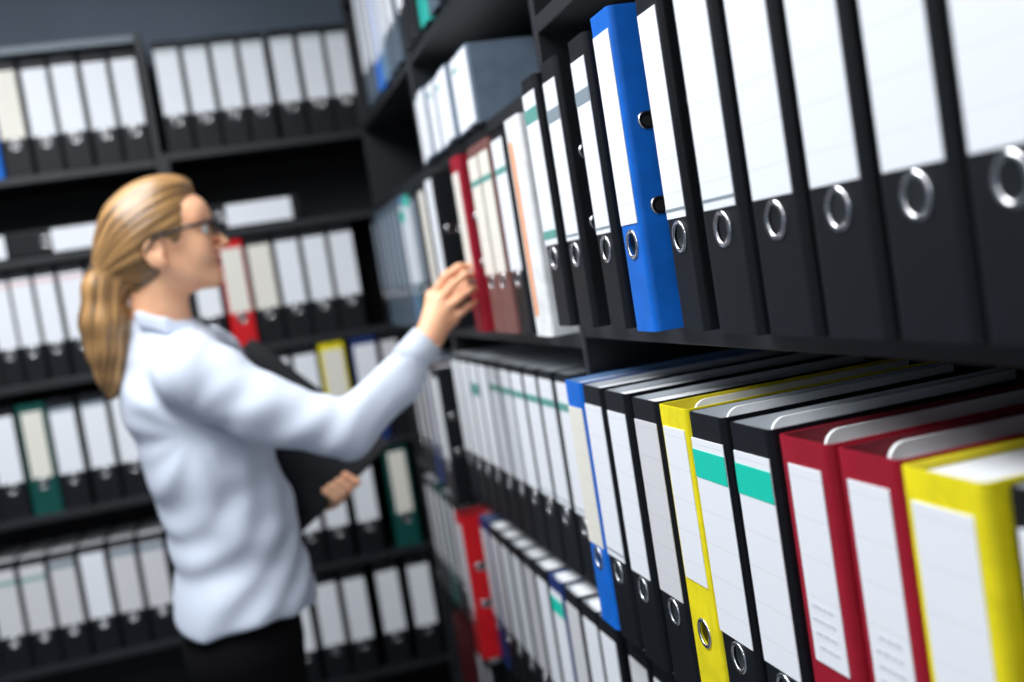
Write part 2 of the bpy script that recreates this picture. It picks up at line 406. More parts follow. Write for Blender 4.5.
# ---- top row of the right shelf
ZT = .495
top_right = [
 (1.98, 'black', dict(), 'black binder at the top frame edge, nearest on the top right shelf'),
 (2.07, 'slate', dict(), 'slate binder at the top frame edge beside the teal one'),
 (2.17, 'teal', dict(lab='plain', lw=.05), 'teal binder at the top of the picture above the shelf upright'),
 (2.29, 'black', dict(eyelets=True, lab=None, ring=False, w=.06), 'unlabelled black binder with side eyelets at the top frame edge'),
 (2.39, 'black', dict(lw=.072, lz=(.09, .31)), 'black binder with wide white label by the unlabelled one, top right shelf'),
 (2.53, 'slate', dict(lw=.072, lz=(.09, .31)), 'slate binder with wide white label high in the corner'),
 (2.63, 'slate', dict(lw=.072, lz=(.09, .31)), 'second slate binder with wide white label high in the corner'),
 (2.73, 'steel blue', dict(lw=.070, lz=(.07, .31)), 'steel blue binder with white label high in the corner'),
 (2.83, 'blue', dict(lw=.070, lz=(.07, .31)), 'blue bottomed binder high in the corner of the two shelves'),
 (2.93, 'slate', dict(lw=.070, lz=(.09, .31)), 'slate binder just past the blue one, high in the corner'),
 (3.03, 'slate', dict(lw=.070, lz=(.09, .31)), 'slate binder second past the blue one, deepest in the high corner'),
]
for Y, c, kw, L in top_right:
    tag(binder('lever_arch_binder', c, right_m(.45, Y, ZT), **kw), L, 'binder', 'binders on the top right shelf')

# ---- back wall rows: pixel of the label centre -> position along the shelf
YB = 3.40
XS = -.122
def bx(x, y, Y=YB): return float(at(x, y, Y)[0])
def back_row(base, items, group, prefix, dirn='from the left', tilt=0):
    lo, hi = (-1.11+.020, XS-.020) if sum(i[0] for i in items)/len(items) < XS else (XS+.020, .530-.020)
    xs = [i[0] for i in items]; ws = [i[2].get('w', .078)+.003 for i in items]
    xs[0] = max(xs[0], lo+ws[0]/2)             # binders stand side by side between the unit's side panels
    for q in range(1, len(xs)): xs[q] = max(xs[q], xs[q-1]+(ws[q]+ws[q-1])/2)
    if xs[-1] > hi-ws[-1]/2:
        xs[-1] = hi-ws[-1]/2
        for q in range(len(xs)-2, -1, -1): xs[q] = min(xs[q], xs[q+1]-(ws[q]+ws[q+1])/2)
    right = lo > XS
    for k, it in enumerate(items):
        _, c, kw, L = it; X = xs[k]
        L = L or ('black binder with white label, %s from the right on %s' % (ORD[len(xs)-1-k], prefix) if right else 'black binder with white label, %s from the left on %s' % (ORD[k], prefix))
        tag(binder('lever_arch_binder', c, back_m(X, YB+random.uniform(-.006, .012), base, 0), **kw), L, 'binder', group)
B = 'black'
W = dict(w=.078, lw=.066)
back_row(.474, [(bx(-18, 104), 'blue', W, 'blue binder at the left frame edge on the back wall\'s top shelf')] +
         [(bx(x, y), B, dict(W, lab=l), None) for x, y, l in ((12, 98, 'cream'), (46, 102, 'plain'), (75, 93, 'plain'), (107, 91, 'plain'), (137, 91, 'plain'))],
         'binders on the top left back shelf', 'the top left back shelf')
back_row(.487, [(bx(x, y), 'black', dict(W, bands=((.278, .2945, 'pale'),)), None) for x, y in ((169, 81), (197, 77), (227, 76), (255, 70), (285, 67), (313, 63), (339, 61))],
         'binders on the top right back shelf', 'the top right back shelf')
# standing binders, eye level
back_row(-.105, [(bx(x, y), B, dict(w=.060, lw=.052, bands=((.277, .286, 'pink'),)), None) for x, y in ((3, 303), (22, 302), (43, 301))] +
         [(bx(67, 297), B, dict(w=.078, lw=.066, bands=((.277, .286, 'pink'),)), None), (bx(97, 290), B, W, None), (bx(125, 288), B, W, None), (bx(153, 284), B, W, None)],
         'binders on the left eye level back shelf', 'the left eye level back shelf')
back_row(-.105, [(bx(206, 283), B, W, None), (bx(235, 277), 'bright red', dict(w=.072, lw=.060, lab='cream'), 'bright red binder with a cream label right by the woman\'s chin'),
         (bx(262, 270), B, dict(W, lab='cream'), None), (bx(288, 268), B, W, None), (bx(314, 266), B, W, None), (bx(344, 262), B, dict(W, lw=.068), None)],
         'binders on the right eye level back shelf', 'the right eye level back shelf')
# lying binders
for (x, y, L) in ((226, 214, 'black binder lying flat with its label right of the woman\'s forehead'), (48, 219, 'black binder lying flat left of the woman\'s hair'), (-72, 236, 'black binder lying flat at the left frame edge')):
    X = bx(x, y)
    tag(binder('lever_arch_binder', B, lying_m(X-.105, YB, .245+.0392), lw=.064), L, 'binder', 'binders lying flat on the back shelf')
# third row
back_row(-.480, [(bx(3.5, 441), B, W, None), (bx(32, 441), 'green', dict(w=.08, lw=.056, lab='cream'), 'dark green binder with a cream label at the left below the ponytail'),
         (bx(66, 437), B, dict(W, bands=((.283, .295, 'gray'),)), None), (bx(97, 430), B, dict(W, bands=((.283, .295, 'gray'),)), None), (bx(127, 426), B, W, None), (bx(156, 422), B, W, None)],
         'binders on the third left back shelf', 'the third left back shelf')
back_row(-.449, [(bx(x, y), B, W, None) for x, y in ((218, 396), (248, 390), (277, 385), (306, 372))] +
         [(bx(336, 375), 'yellow', dict(w=.078, lw=.060, lab='cream'), 'yellow binder on the back shelf right above the woman\'s forearm'),
          (bx(368, 370), 'navy', dict(w=.078, lw=.066), 'navy binder on the back shelf directly right of the yellow one'), (bx(392, 364), B, dict(w=.06, lw=.05, lab='grey'), None)],
         'binders on the third right back shelf', 'the third right back shelf')
# fourth row
back_row(-.910, [(bx(x, y), B, dict(W, lab=l, bands=b, fill=1.0, inset=.012, drop=.004), None) for x, y, l, b in ((7, 607, 'grey', DT), (33, 602, 'grey', DT), (65, 595, 'grey', ((.27, .29, 'gray'),)), (96, 586, 'plain', ()), (126.5, 580, 'grey', ((.27, .29, 'gray'),)), (156, 574, 'grey', ((.27, .29, 'gray'),)))],
         'binders on the fourth left back shelf', 'the fourth left back shelf')
back_row(-.790, [(bx(x, y), B, W, None) for x, y in ((252, 534), (281, 529), (309, 524), (337, 519), (365, 500))] +
         [(bx(402, 490), 'green', dict(w=.076, lw=.052, lab='cream'), 'dark green binder with cream label standing deep in the lower corner')],
         'binders on the fourth right back shelf', 'the fourth right back shelf')
back_row(-1.145, [(bx(x, y), B, dict(W, lab='plain'), None) for x, y in ((270, 629), (300, 622), (329, 611), (358, 611), (391, 602), (421, 590))],
         'binders on the lowest right back shelf', 'the lowest right back shelf')

# ------------------------------------------------------------------ shelving units
def slab(name, a, b, parent, m=None, bev=.0015):
    return obj(name, rbox(name, a, b, [m or SHELF], bev), parent)
def unit_right(y0, y1, x0, boards, label, top=1.0):
    e = bpy.data.objects.new('shelving_unit', None); COL.objects.link(e); e.location = (x0, (y0+y1)/2, 0)
    cx, cy = x0, (y0+y1)/2; zt = CAMZ+top
    def loc(a, b): return (a[0]-cx, a[1]-cy, a[2]), (b[0]-cx, b[1]-cy, b[2])
    for yy in (y0, y1-.018):
        slab('side_panel', *loc((x0, yy, 0), (x0+.34, yy+.018, zt)), e)
    slab('back_panel', *loc((x0+.335, y0+.018, .02), (x0+.341, y1-.018, zt)), e, SHELFBACK)
    for z in boards:
        if z is None:                       # crooked board
            mb = MB(); a, b = loc((x0+.001, y0+.0185, 0), (x0+.334, y1-.0185, 0)); mb.box((a[0], a[1], -.022), (b[0], b[1], -.0008))
            mb.V = [(v[0], v[1], v[2]+CAMZ+zlow(v[1]+cy)) for v in mb.V]; obj('shelf_board', mb.build('shelf_board', [SHELF]), e); continue
        slab('shelf_board', *loc((x0+.001, y0+.0185, CAMZ+z-.022), (x0+.334, y1-.0185, CAMZ+z-.0003)), e)
    tag(e, label, 'shelf unit')
unit_right(.28, 1.435, .440, (.319, ZU, None, Z3, Z4, .70, -1.36), 'dark shelving unit nearest the camera, holding the blue and yellow binders')
unit_right(1.4355, 2.460, .460, (.252, ZT, ZM, ZL, Z3, Z4, .86, -1.36), 'dark middle shelving unit, holding the white binder with the orange stripe')
unit_right(2.4605, 3.385, .460, (.252, ZT, ZM, ZLF, Z3F, Z4, .86, -1.36), 'dark far shelving unit of the right wall, beside the back corner')
def unit_back(x0, x1, boards, label, top=.834, yy=YB-.004):
    e = bpy.data.objects.new('shelving_unit', None); COL.objects.link(e); cx = (x0+x1)/2; e.location = (cx, yy, 0)
    for xx in (x0, x1-.018): slab('side_panel', (xx-cx, 0, 0), (xx+.018-cx, .34, CAMZ+top), e)
    slab('back_panel', (x0+.018-cx, .335, .02), (x1-.018-cx, .341, CAMZ+top), e, SHELFBACK)
    for z in boards: slab('shelf_board', (x0+.0185-cx, .001, CAMZ+z-.022), (x1-.0185-cx, .334, CAMZ+z-.0003), e, mat('grey laminate', (104, 116, 126), .5) if z > .8 else None)
    tag(e, label, 'shelf unit')
unit_back(-1.11, XS-.0005, (.834, .474, .245, -.105, -.480, -.910, -1.33), 'dark shelving unit on the back wall behind the woman\'s ponytail')
unit_back(XS, .530, (.487, .245, -.105, -.449, -.790, -1.145, -1.36), 'dark shelving unit on the back wall between the woman and the corner', top=.488)

# ------------------------------------------------------------------ room
WALL = mat('painted wall', (100, 112, 126), .8, var=.04, vscale=2, bump=.2, bscale=150)
PALE = mat('pale wall paint', (205, 210, 216), .85, bump=.2, bscale=150)
CEIL = mat('ceiling paint', (215, 218, 222), .9)
FLOOR = mat('grey linoleum', (96, 100, 106), .5, var=.12, vscale=14, bump=.1)
def structure(name, a, b, m):
    o = obj(name, rbox(name, a, b, [m], .001)); o['kind'] = 'structure'; return o
structure('floor', (-2.6, -2.6, -.1), (.9, 3.9, 0), FLOOR)
structure('ceiling', (-2.6, -2.6, 2.85), (.9, 3.9, 2.95), CEIL)
structure('wall_back', (-2.6, 3.78, 0), (.9, 3.9, 2.85), WALL)
structure('wall_right', (.79, -2.6, 0), (.9, 3.78, 2.85), WALL)
structure('wall_left', (-2.6, -2.5, 0), (-2.5, 3.78, 2.85), WALL)
structure('wall_front', (-2.6, -2.6, 0), (.79, -2.5, 2.85), PALE)
structure('baseboard_back', (-2.5, 3.765, 0), (.79, 3.78, .08), SHELF)
structure('baseboard_left', (-2.5, -2.5, 0), (-2.485, 3.765, .08), SHELF)
#LIGHTS
GLOW = bpy.data.materials.new('lamp diffuser'); GLOW.use_nodes = True
_b = GLOW.node_tree.nodes['Principled BSDF']; _b.inputs['Base Color'].default_value = (.9, .9, .9, 1); _b.inputs['Emission Color'].default_value = (.95, .98, 1, 1); _b.inputs['Emission Strength'].default_value = 1.5
def ceiling_lamp(x, y, sx, sy, power, label, group='ceiling lamps', z=2.80):
    e = bpy.data.objects.new('ceiling_light', None); COL.objects.link(e); e.location = (x, y, z)
    mb = MB()
    for a, b in (((-sx/2-.03, -sy/2-.03, 0), (sx/2+.03, -sy/2, .05)), ((-sx/2-.03, sy/2, 0), (sx/2+.03, sy/2+.03, .05)), ((-sx/2-.03, -sy/2, 0), (-sx/2, sy/2, .05)), ((sx/2, -sy/2, 0), (sx/2+.03, sy/2, .05))): mb.box(a, b)
    obj('frame', mb.build('frame', [mat('lamp frame', (220, 220, 220), .4)]), e)
    mb = MB(); mb.box((-sx/2, -sy/2, .02), (sx/2, sy/2, .05)); obj('diffuser', mb.build('diffuser', [GLOW]), e)
    tag(e, label, 'ceiling light', group)
    L = bpy.data.lights.new('lamp', 'AREA'); L.shape = 'RECTANGLE'; L.size = sx; L.size_y = sy; L.energy = power; L.color = (.97, .985, 1.0)
    o = bpy.data.objects.new('lamp', L); COL.objects.link(o); o.location = (x, y, z-.01)
ceiling_lamp(-.5, .3, .9, 1.3, 17, 'square ceiling light over the near aisle, above the camera')
ceiling_lamp(-.75, 1.75, 1.0, 1.3, 66, 'square ceiling light over the far aisle, above the woman')
ceiling_lamp(-.9, -1.5, 1.2, 1.2, 31, 'square ceiling light behind the camera')
w = bpy.data.worlds.new('world'); scene.world = w; w.use_nodes = True
w.node_tree.nodes['Background'].inputs['Color'].default_value = (.8, .88, 1, 1); w.node_tree.nodes['Background'].inputs['Strength'].default_value = .3
#PERSON
# ------------------------------------------------------------------ person (implicit surfaces meshed with surface nets)
class Field:
    def __init__(s, lo, hi, h):
        s.lo = np.array(lo, float); s.h = h; s.n = np.ceil((np.array(hi)-s.lo)/h).astype(int)+1
        s.f = np.full(tuple(s.n), .2, np.float32)
    def sub(s, lo, hi):
        a = np.clip(np.floor((np.array(lo)-s.lo)/s.h).astype(int), 0, s.n); b = np.clip(np.ceil((np.array(hi)-s.lo)/s.h).astype(int)+1, 0, s.n)
        sl = tuple(slice(i, j) for i, j in zip(a, b))
        g = [s.lo[k]+s.h*np.arange(a[k], b[k], dtype=np.float32) for k in range(3)]
        return sl, g[0][:, None, None], g[1][None, :, None], g[2][None, None, :]
    def comb(s, sl, d, k, op='add'):
        f = s.f[sl]
        if op == 'add':
            h = np.maximum(k-np.abs(f-d), 0)/k; s.f[sl] = np.minimum(f, d)-h*h*k*.25
        else:
            d = -d; h = np.maximum(k-np.abs(f-d), 0)/k; s.f[sl] = np.maximum(f, d)+h*h*k*.25
    def cone(s, a, b, ra, rb, k=.012, op='add', sy=1.0):
        """round cone between a and b; sy > 1 stretches the cross-section in Y"""
        a = np.array(a, float); b = np.array(b, float); R = max(ra, rb)*max(1, sy)+.03+k
        sl, x, y, z = s.sub(np.minimum(a, b)-R, np.maximum(a, b)+R)
        my = (a[1]+b[1])/2
        A = np.array([a[0], a[1]/sy, a[2]]); Bv = np.array([b[0], b[1]/sy, b[2]])
        px, py, pz = x-A[0], y/sy-A[1], z-A[2]; v = Bv-A; L = v@v+1e-12
        t = np.clip((px*v[0]+py*v[1]+pz*v[2])/L, 0, 1)
        d = np.sqrt((px-t*v[0])**2+(py-t*v[1])**2+(pz-t*v[2])**2)-(ra+(rb-ra)*t)
        s.comb(sl, d, k, op)
    def ell(s, c, r, k=.012, op='add', M=None):
        c = np.array(c, float); r = np.array(r, float); R = r.max()+.03+k
        sl, x, y, z = s.sub(c-R, c+R); px, py, pz = x-c[0], y-c[1], z-c[2]
        if M is not None:
            q = [M[0][i]*px+M[1][i]*py+M[2][i]*pz for i in range(3)]; px, py, pz = q
        k0 = np.sqrt((px/r[0])**2+(py/r[1])**2+(pz/r[2])**2); k1 = np.sqrt((px/r[0]**2)**2+(py/r[1]**2)**2+(pz/r[2]**2)**2)+1e-9
        s.comb(sl, k0*(k0-1)/k1, k, op)
    def chain(s, pts, k=.012, sy=1.0):
        for (a, ra), (b, rb) in zip(pts[:-1], pts[1:]): s.cone(a, b, ra, rb, k, 'add', sy)
    def mesh(s):
        f = s.f; n = f.shape; ins = f < 0
        c = np.zeros(tuple(i-1 for i in n), np.int8)
        for i in (0, 1):
            for j in (0, 1):
                for k in (0, 1): c += ins[i:n[0]-1+i, j:n[1]-1+j, k:n[2]-1+k]
        act = (c > 0) & (c < 8); I = np.argwhere(act); vid = np.full(act.shape, -1, np.int64); vid[act] = np.arange(len(I))
        acc = np.zeros((len(I), 3)); cnt = np.zeros(len(I))
        cor = [np.array((i, j, k)) for i in (0, 1) for j in (0, 1) for k in (0, 1)]
        val = [f[I[:, 0]+q[0], I[:, 1]+q[1], I[:, 2]+q[2]] for q in cor]
        for a in range(8):
            for b in range(a+1, 8):
                if np.abs(cor[a]-cor[b]).sum() != 1: continue
                m_ = (val[a] < 0) != (val[b] < 0); t = val[a][m_]/(val[a][m_]-val[b][m_])
                acc[m_] += cor[a]+t[:, None]*(cor[b]-cor[a]); cnt[m_] += 1
        V = s.lo+s.h*(I+acc/cnt[:, None]); F = []
        for ax in range(3):
            u, v = (ax+1) % 3, (ax+2) % 3
            sa = [slice(None)]*3; sb = [slice(None)]*3; sa[ax] = slice(0, -1); sb[ax] = slice(1, None)
            ch = ins[tuple(sa)] != ins[tuple(sb)]; E = np.argwhere(ch)
            E = E[(E[:, u] > 0) & (E[:, v] > 0) & (E[:, u] < n[u]-1) & (E[:, v] < n[v]-1)]
            flip = ins[tuple(E.T)]
            q = []
            for du, dv in ((1, 1), (0, 1), (0, 0), (1, 0)):
                p = E.copy(); p[:, u] -= du; p[:, v] -= dv; q.append(vid[tuple(p.T)])
            Q = np.stack(q, 1); Q[~flip] = Q[~flip][:, ::-1]; F.append(Q)
        return V, np.concatenate(F)
def field_mesh(name, fld, mats, idxfn=None, relax=1):
    V, F = fld.mesh()
    for _ in range(relax):       # light smoothing towards neighbours
        S = np.zeros_like(V); C = np.zeros(len(V))
        for a, b in ((0, 1), (1, 2), (2, 3), (3, 0)):
            np.add.at(S, F[:, a], V[F[:, b]]); np.add.at(C, F[:, a], 1); np.add.at(S, F[:, b], V[F[:, a]]); np.add.at(C, F[:, b], 1)
        V = V*.5+.5*S/np.maximum(C, 1)[:, None]
    me = bpy.data.meshes.new(name); me.from_pydata(V.tolist(), [], F.tolist())
    for a in mats: me.materials.append(a)
    if idxfn is not None: me.polygons.foreach_set('material_index', idxfn(V[F].mean(1)).astype(np.int32))
    me.polygons.foreach_set('use_smooth', [True]*len(me.polygons)); me.update(); return me

SKIN = mat('skin', (255, 188, 148), .5, bump=.15, bscale=500, var=.04, vscale=25, sss=.15)
LIP = mat('lips', (190, 98, 96), .4)
COTTON = mat('white cotton', (203, 211, 226), .85, bump=.2, bscale=700)
TROUSER = mat('black trousers cloth', (8, 8, 10), .95, spec=.1, bump=.2, bscale=500)
SHOE = mat('black leather', (18, 18, 20), .35)
def hair_mat():
    M = bpy.data.materials.new('blonde hair'); M.use_nodes = True; nt = M.node_tree; b = nt.nodes['Principled BSDF']
    b.inputs['Roughness'].default_value = .36
    at_ = nt.nodes.new('ShaderNodeAttribute'); at_.attribute_name = 'strand'
    n = nt.nodes.new('ShaderNodeTexNoise'); n.inputs['Scale'].default_value = 1.0; n.inputs['Detail'].default_value = 5
    r = nt.nodes.new('ShaderNodeValToRGB'); r.color_ramp.elements[0].color = lin((58, 40, 24)); r.color_ramp.elements[1].color = lin((188, 144, 92)); r.color_ramp.elements[0].position = .32; r.color_ramp.elements[1].position = .64
    bp = nt.nodes.new('ShaderNodeBump'); bp.inputs['Strength'].default_value = .35; bp.inputs['Distance'].default_value = .001
    L = nt.links; L.new(at_.outputs['Vector'], n.inputs['Vector']); L.new(n.outputs['Fac'], r.inputs['Fac'])
    L.new(r.outputs['Color'], b.inputs['Base Color']); L.new(n.outputs['Fac'], bp.inputs['Height']); L.new(bp.outputs['Normal'], b.inputs['Normal']); return M
def strand_coords(x, y, z):
    """(cos, sin) of the angle round the direction the combed hair runs in, and the distance along it"""
    T = at(110, 268, 2.15); C = H(.0, 0, .02); a = (T-C)/np.linalg.norm(T-C); u = np.array([0, 1., 0]); v = np.cross(a, u); v /= np.linalg.norm(v)
    dx, dy, dz = x-C[0], y-C[1], z-C[2]
    al = dx*a[0]+dy*a[1]+dz*a[2]; pu = dy; pv = dx*v[0]+dy*v[1]+dz*v[2]; phi = np.arctan2(pv, pu)
    Tb = at(106, 330, 2.15); b = (Tb-T)/np.linalg.norm(Tb-T); w = np.cross(b, u); ex, ey, ez = x-T[0], y-T[1], z-T[2]
    tl = ex*b[0]+ey*b[1]+ez*b[2]; phi2 = np.arctan2(ex*w[0]+ey*w[1]+ez*w[2], ey)
    k = np.clip((tl-.005)/.02, 0, 1)*np.clip((C[0]-.075-x)/.02+1, 0, 1)
    return phi, al, phi2, tl, k
HAIR = hair_mat()

# skeleton, real positions
YC = 2.19                                   # middle of the body across the aisle direction
HO = np.array([-.097, 2.15, CAMZ+.150])     # centre of the head, at eye height
HS = .99; HP = math.radians(-7); HYAW = math.radians(-3)
_c, _s = math.cos(HP), math.sin(HP)
_HR = np.array([[math.cos(HYAW), -math.sin(HYAW), 0], [math.sin(HYAW), math.cos(HYAW), 0], [0, 0, 1]]) @ np.array([[_c, 0, _s], [0, 1, 0], [-_s, 0, _c]])
def H(x, y, z): return HO + _HR @ (HS*np.array([x, y, z]))
def HE(f, c, r, k=.012, op='add'): f.ell(H(*c), HS*np.array(r), k, op, _HR)
def HC(f, a, b, ra, rb, k=.012, op='add'): f.cone(H(*a), H(*b), HS*ra, HS*rb, k, op)

sh_r = at(190, 372, 2.035); el_r = at(346, 431, 1.97); wr_r = at(427, 341, 1.975)
sh_l = sh_r.copy(); sh_l[1] = 2.35; sh_l[0] += .03
hand_l = at(350, 488, 2.26); el_l = np.array([sh_l[0]+.05, 2.50, CAMZ-.31])
chest = at(184, 392, YC); waist = at(218, 500, YC); hips = at(245, 608, YC)

body = Field((-.36, 1.90, .0), (.47, 2.52, CAMZ+.30), .0036)
# trunk and legs (under the clothes)
neck0 = H(-.038, 0, -.075); neck1 = at(163, 330, 2.17)
body.cone(neck0, neck1, .050, .056, .02)
body.chain([(chest+[0, 0, .03], .082), (waist, .078), (hips, .078)], .04, 1.3)
body.cone([sh_r[0], sh_r[1]+.02, sh_r[2]+.005], [sh_l[0], sh_l[1]-.02, sh_l[2]+.005], .042, .042, .04)
for yo in (-.085, .085):
    hp = hips+[0, yo, -.05]; kn = np.array([hp[0]+.03, hp[1], .50]); an = np.array([hp[0]-.01, hp[1], .09])
    body.chain([(hp, .070), (kn, .050), (an, .035)], .03)
    body.chain([(an, .035), (an+[.10, 0, -.05], .028)], .02)
# arms
body.chain([(sh_r, .045), (el_r, .035), (wr_r, .024)], .02)
body.chain([(sh_l, .045), (el_l, .035), (hand_l+[-.05, .05, -.02], .024)], .02)
# head
HE(body, (-.010, 0, .022), (.094, .074, .083), .01)
HE(body, (.030, 0, -.030), (.052, .055, .074), .02)
HC(body, (-.008, -.050, -.045), (.060, -.014, -.090), .014, .012, .02); HC(body, (-.008, .050, -.045), (.060, .014, -.090), .014, .012, .02)
HE(body, (.066, 0, -.090), (.016, .018, .014), .014)
for sd in (-1, 1):
    HE(body, (.056, .034*sd, -.034), (.022, .020, .024), .02)
    HC(body, (.076, .014*sd, .020), (.064, .046*sd, .018), .008, .007, .012)
    HE(body, (.086, .031*sd, .001), (.012, .013, .010), .01, 'sub')
HE(body, (.060, 0, .035), (.028, .048, .030), .03)
HC(body, (.080, 0, .006), (.102, 0, -.030), .0065, .0088, .010)
HE(body, (.090, -.010, -.037), (.008, .006, .006), .006); HE(body, (.090, .010, -.037), (.008, .006, .006), .006)
HE(body, (.082, 0, -.056), (.0085, .021, .0055), .004); HE(body, (.080, 0, -.067), (.0085, .018, .006), .004)
HE(body, (.092, 0, -.0615), (.008, .022, .0014), .002, 'sub')
for sd in (-1, 1):      # ears
    HE(body, (-.018, .075*sd, -.016), (.019, .008, .034), .006)
    HE(body, (-.012, .082*sd, -.010), (.009, .005, .018), .004, 'sub')
    HE(body, (-.008, .074*sd, -.042), (.009, .005, .009), .005)
# right hand reaching for the red binder
yh = 1.975
def A(x, y, dy=0.0): return at(x, y, yh+dy)
kn = [A(433, 297, .012), A(440, 301, -.004), A(447, 308, -.008), A(452, 318, .000)]
for i, kp in enumerate(kn): body.cone(wr_r + (kp-wr_r)*.12, kp, .0200, .0120, .012)
body.cone(kn[0], kn[3], .0115, .0115, .012)
fing = [[kn[0], A(446, 276, -.010), A(459, 267, -.012), A(472, 266, -.002)],
        [kn[1], A(453, 285, -.022), A(465, 275, -.020), A(476, 275, -.006)],
        [kn[2], A(458, 299, -.026), A(469, 290, -.024), A(479, 288, -.006)],
        [kn[3], A(460, 313, -.014), A(469, 306, -.014), A(476, 302, -.002)]]
for q, rs in zip(fing, ((.0100, .0084, .0075, .0062), (.0100, .0086, .0077, .0064), (.0095, .0082, .0074, .0062), (.0085, .0073, .0066, .0056))):
    body.chain(list(zip(q, rs)), .004)
body.chain([(A(432, 322, .025), .015), (A(445, 306, .055), .011), (A(458, 292, .068), .0095), (A(466, 284, .066), .008)], .008)
# left hand closed round the lower edge of the folder
def Bq(x, y, Y): return at(x, y, Y)
pw = hand_l+[-.05, .05, -.02]
kl = [Bq(351, 485, 2.275), Bq(345, 491, 2.28), Bq(339, 497, 2.285), Bq(333, 502, 2.29)]
for p in kl: body.cone(pw+(p-pw)*.2, p, .018, .0115, .012)
tips = [(350, 477), (343, 483), (336, 488), (330, 493)]
for (p, (tx, ty), k_) in zip(kl, tips, range(4)):
    mid = Bq(tx+6, ty+5, 2.222+.01*k_*.3); tip = Bq(tx-5, ty-2, 2.222+.01*k_*.3)
    body.chain([(p, .010), (mid, .0095), (tip, .0078)], .004)
body.chain([(pw+[.02, 0, .01], .015), (Bq(335, 478, 2.335), .011), (Bq(322, 470, 2.33), .009)], .008)
lipc = H(.083, 0, -.0615)
def bidx(C):
    L = (C-HO) @ _HR / HS
    return ((np.abs(L[:, 2]+.0615) < .0085) & (np.abs(L[:, 1]) < .019) & (L[:, 0] > .078)).astype(int)
P = bpy.data.objects.new('person', None); COL.objects.link(P)
tag(P, 'woman in a white shirt and black trousers reaching for the red binder', 'person')
PB = (0, 0, 0)
obj('body', field_mesh('body', body, [SKIN, LIP], bidx, 1), P)
# trousers
tr = Field((-.36, 1.95, .04), (.26, 2.45, CAMZ-.40), .008)
tr.chain([(hips+[0, 0, .06], .098), (hips+[-.012, 0, -.06], .114)], .03, 1.25)
for yo in (-.085, .085):
    hp = hips+[0, yo, -.07]; kn_ = np.array([hp[0]+.03, hp[1], .50]); an = np.array([hp[0]-.005, hp[1], .10])
    tr.chain([(hp, .092), (kn_, .070), (an, .062)], .03)
obj('trousers', field_mesh('trousers', tr, [TROUSER]), P)
for yo in (-.085, .085):
    sf = Field((-.36, 1.95, -.02), (.30, 2.45, .16), .005); an = np.array([hips[0]-.01, hips[1]+yo, .06])
    sf.cone(an+[-.03, 0, -.02], an+[.05, 0, -.025], .036, .034, .02); sf.cone(an+[.05, 0, -.028], an+[.14, 0, -.036], .034, .024, .02)
    obj('shoe', field_mesh('shoe', sf, [SHOE]), P)
# shirt
sh = Field((-.40, 1.86, CAMZ-.66), (.42, 2.56, CAMZ+.10), .005)
c0 = at(182, 395, YC); c1 = at(211, 462, YC); c2 = at(233, 522, YC); c3 = at(246, 596, YC); c4 = at(249, 650, YC)
sh.chain([(at(177, 370, YC), .092), (c0, .106), (c1, .113), (c2, .113), (c3, .124), (c4, .130)], .03, 1.32)
sh.cone([sh_r[0], sh_r[1]+.015, sh_r[2]+.01], [sh_l[0], sh_l[1]-.015, sh_l[2]+.01], .058, .058, .035)
sh.cone(at(165, 345, 2.17), at(158, 326, 2.165), .070, .052, .03)
sh.chain([(sh_r+[.01, 0, -.005], .070), (at(262, 409, 2.0), .059), (el_r, .049), (at(398, 382, 1.972), .040), (wr_r+(el_r-wr_r)*.10, .031)], .015)
sh.chain([(sh_l, .066), (el_l, .050), (pw+(el_l-pw)*.2, .034)], .02)
# cut the hem with a curved lower edge and open the cuffs
zz = sh.lo[2]+sh.h*np.arange(sh.n[2]); xx = sh.lo[0]+sh.h*np.arange(sh.n[0]); yy = sh.lo[1]+sh.h*np.arange(sh.n[1])
X3, Y3, Z3_ = xx[:, None, None], yy[None, :, None], zz[None, None, :]
hq = [at(x, y, 2.05) for x, y in ((165, 638), (178, 645), (205, 645), (230, 634), (253, 624), (285, 619), (316, 616), (330, 616))]
hem = np.interp(xx, [q[0] for q in hq], [q[2] for q in hq])[:, None, None]
s_ = hem-Z3_; h_ = np.maximum(.008-np.abs(sh.f-s_), 0)/.008; sh.f = (np.maximum(sh.f, s_)+h_*h_*.002).astype(np.float32)
# folds: pulled from the armpit across the back and down the loose body
def folds(X, Y, Z):
    ax, az = sh_r[0]-.02, sh_r[2]-.10
    r = np.sqrt((X-ax)**2+(Z-az)**2)+1e-6; th = np.arctan2(Z-az, X-ax)
    f = .0018*np.sin(th*11+3*np.sin(r*14)+Y*6)*np.clip(r/.10, 0, 1)*np.exp(-((r-.16)/.16)**2)
    f += .0024*np.sin((X*1.0-Z*.75+Y*.5)*70+2.2*np.sin(Z*17+X*9))*np.clip((az-Z)/.15, 0, 1)
    f += .0012*np.sin((X*.8-Z*1.1)*85+1.7*np.sin(X*23+Y*11))*np.clip((X-ax)/.08, 0, 1)
    return f
sh.f = (sh.f+folds(X3, Y3, Z3_)*np.exp(-(np.clip(sh.f, -.05, .05)/.03)**2)).astype(np.float32)
S = obj('shirt', field_mesh('shirt', sh, [COTTON], None, 2), P)
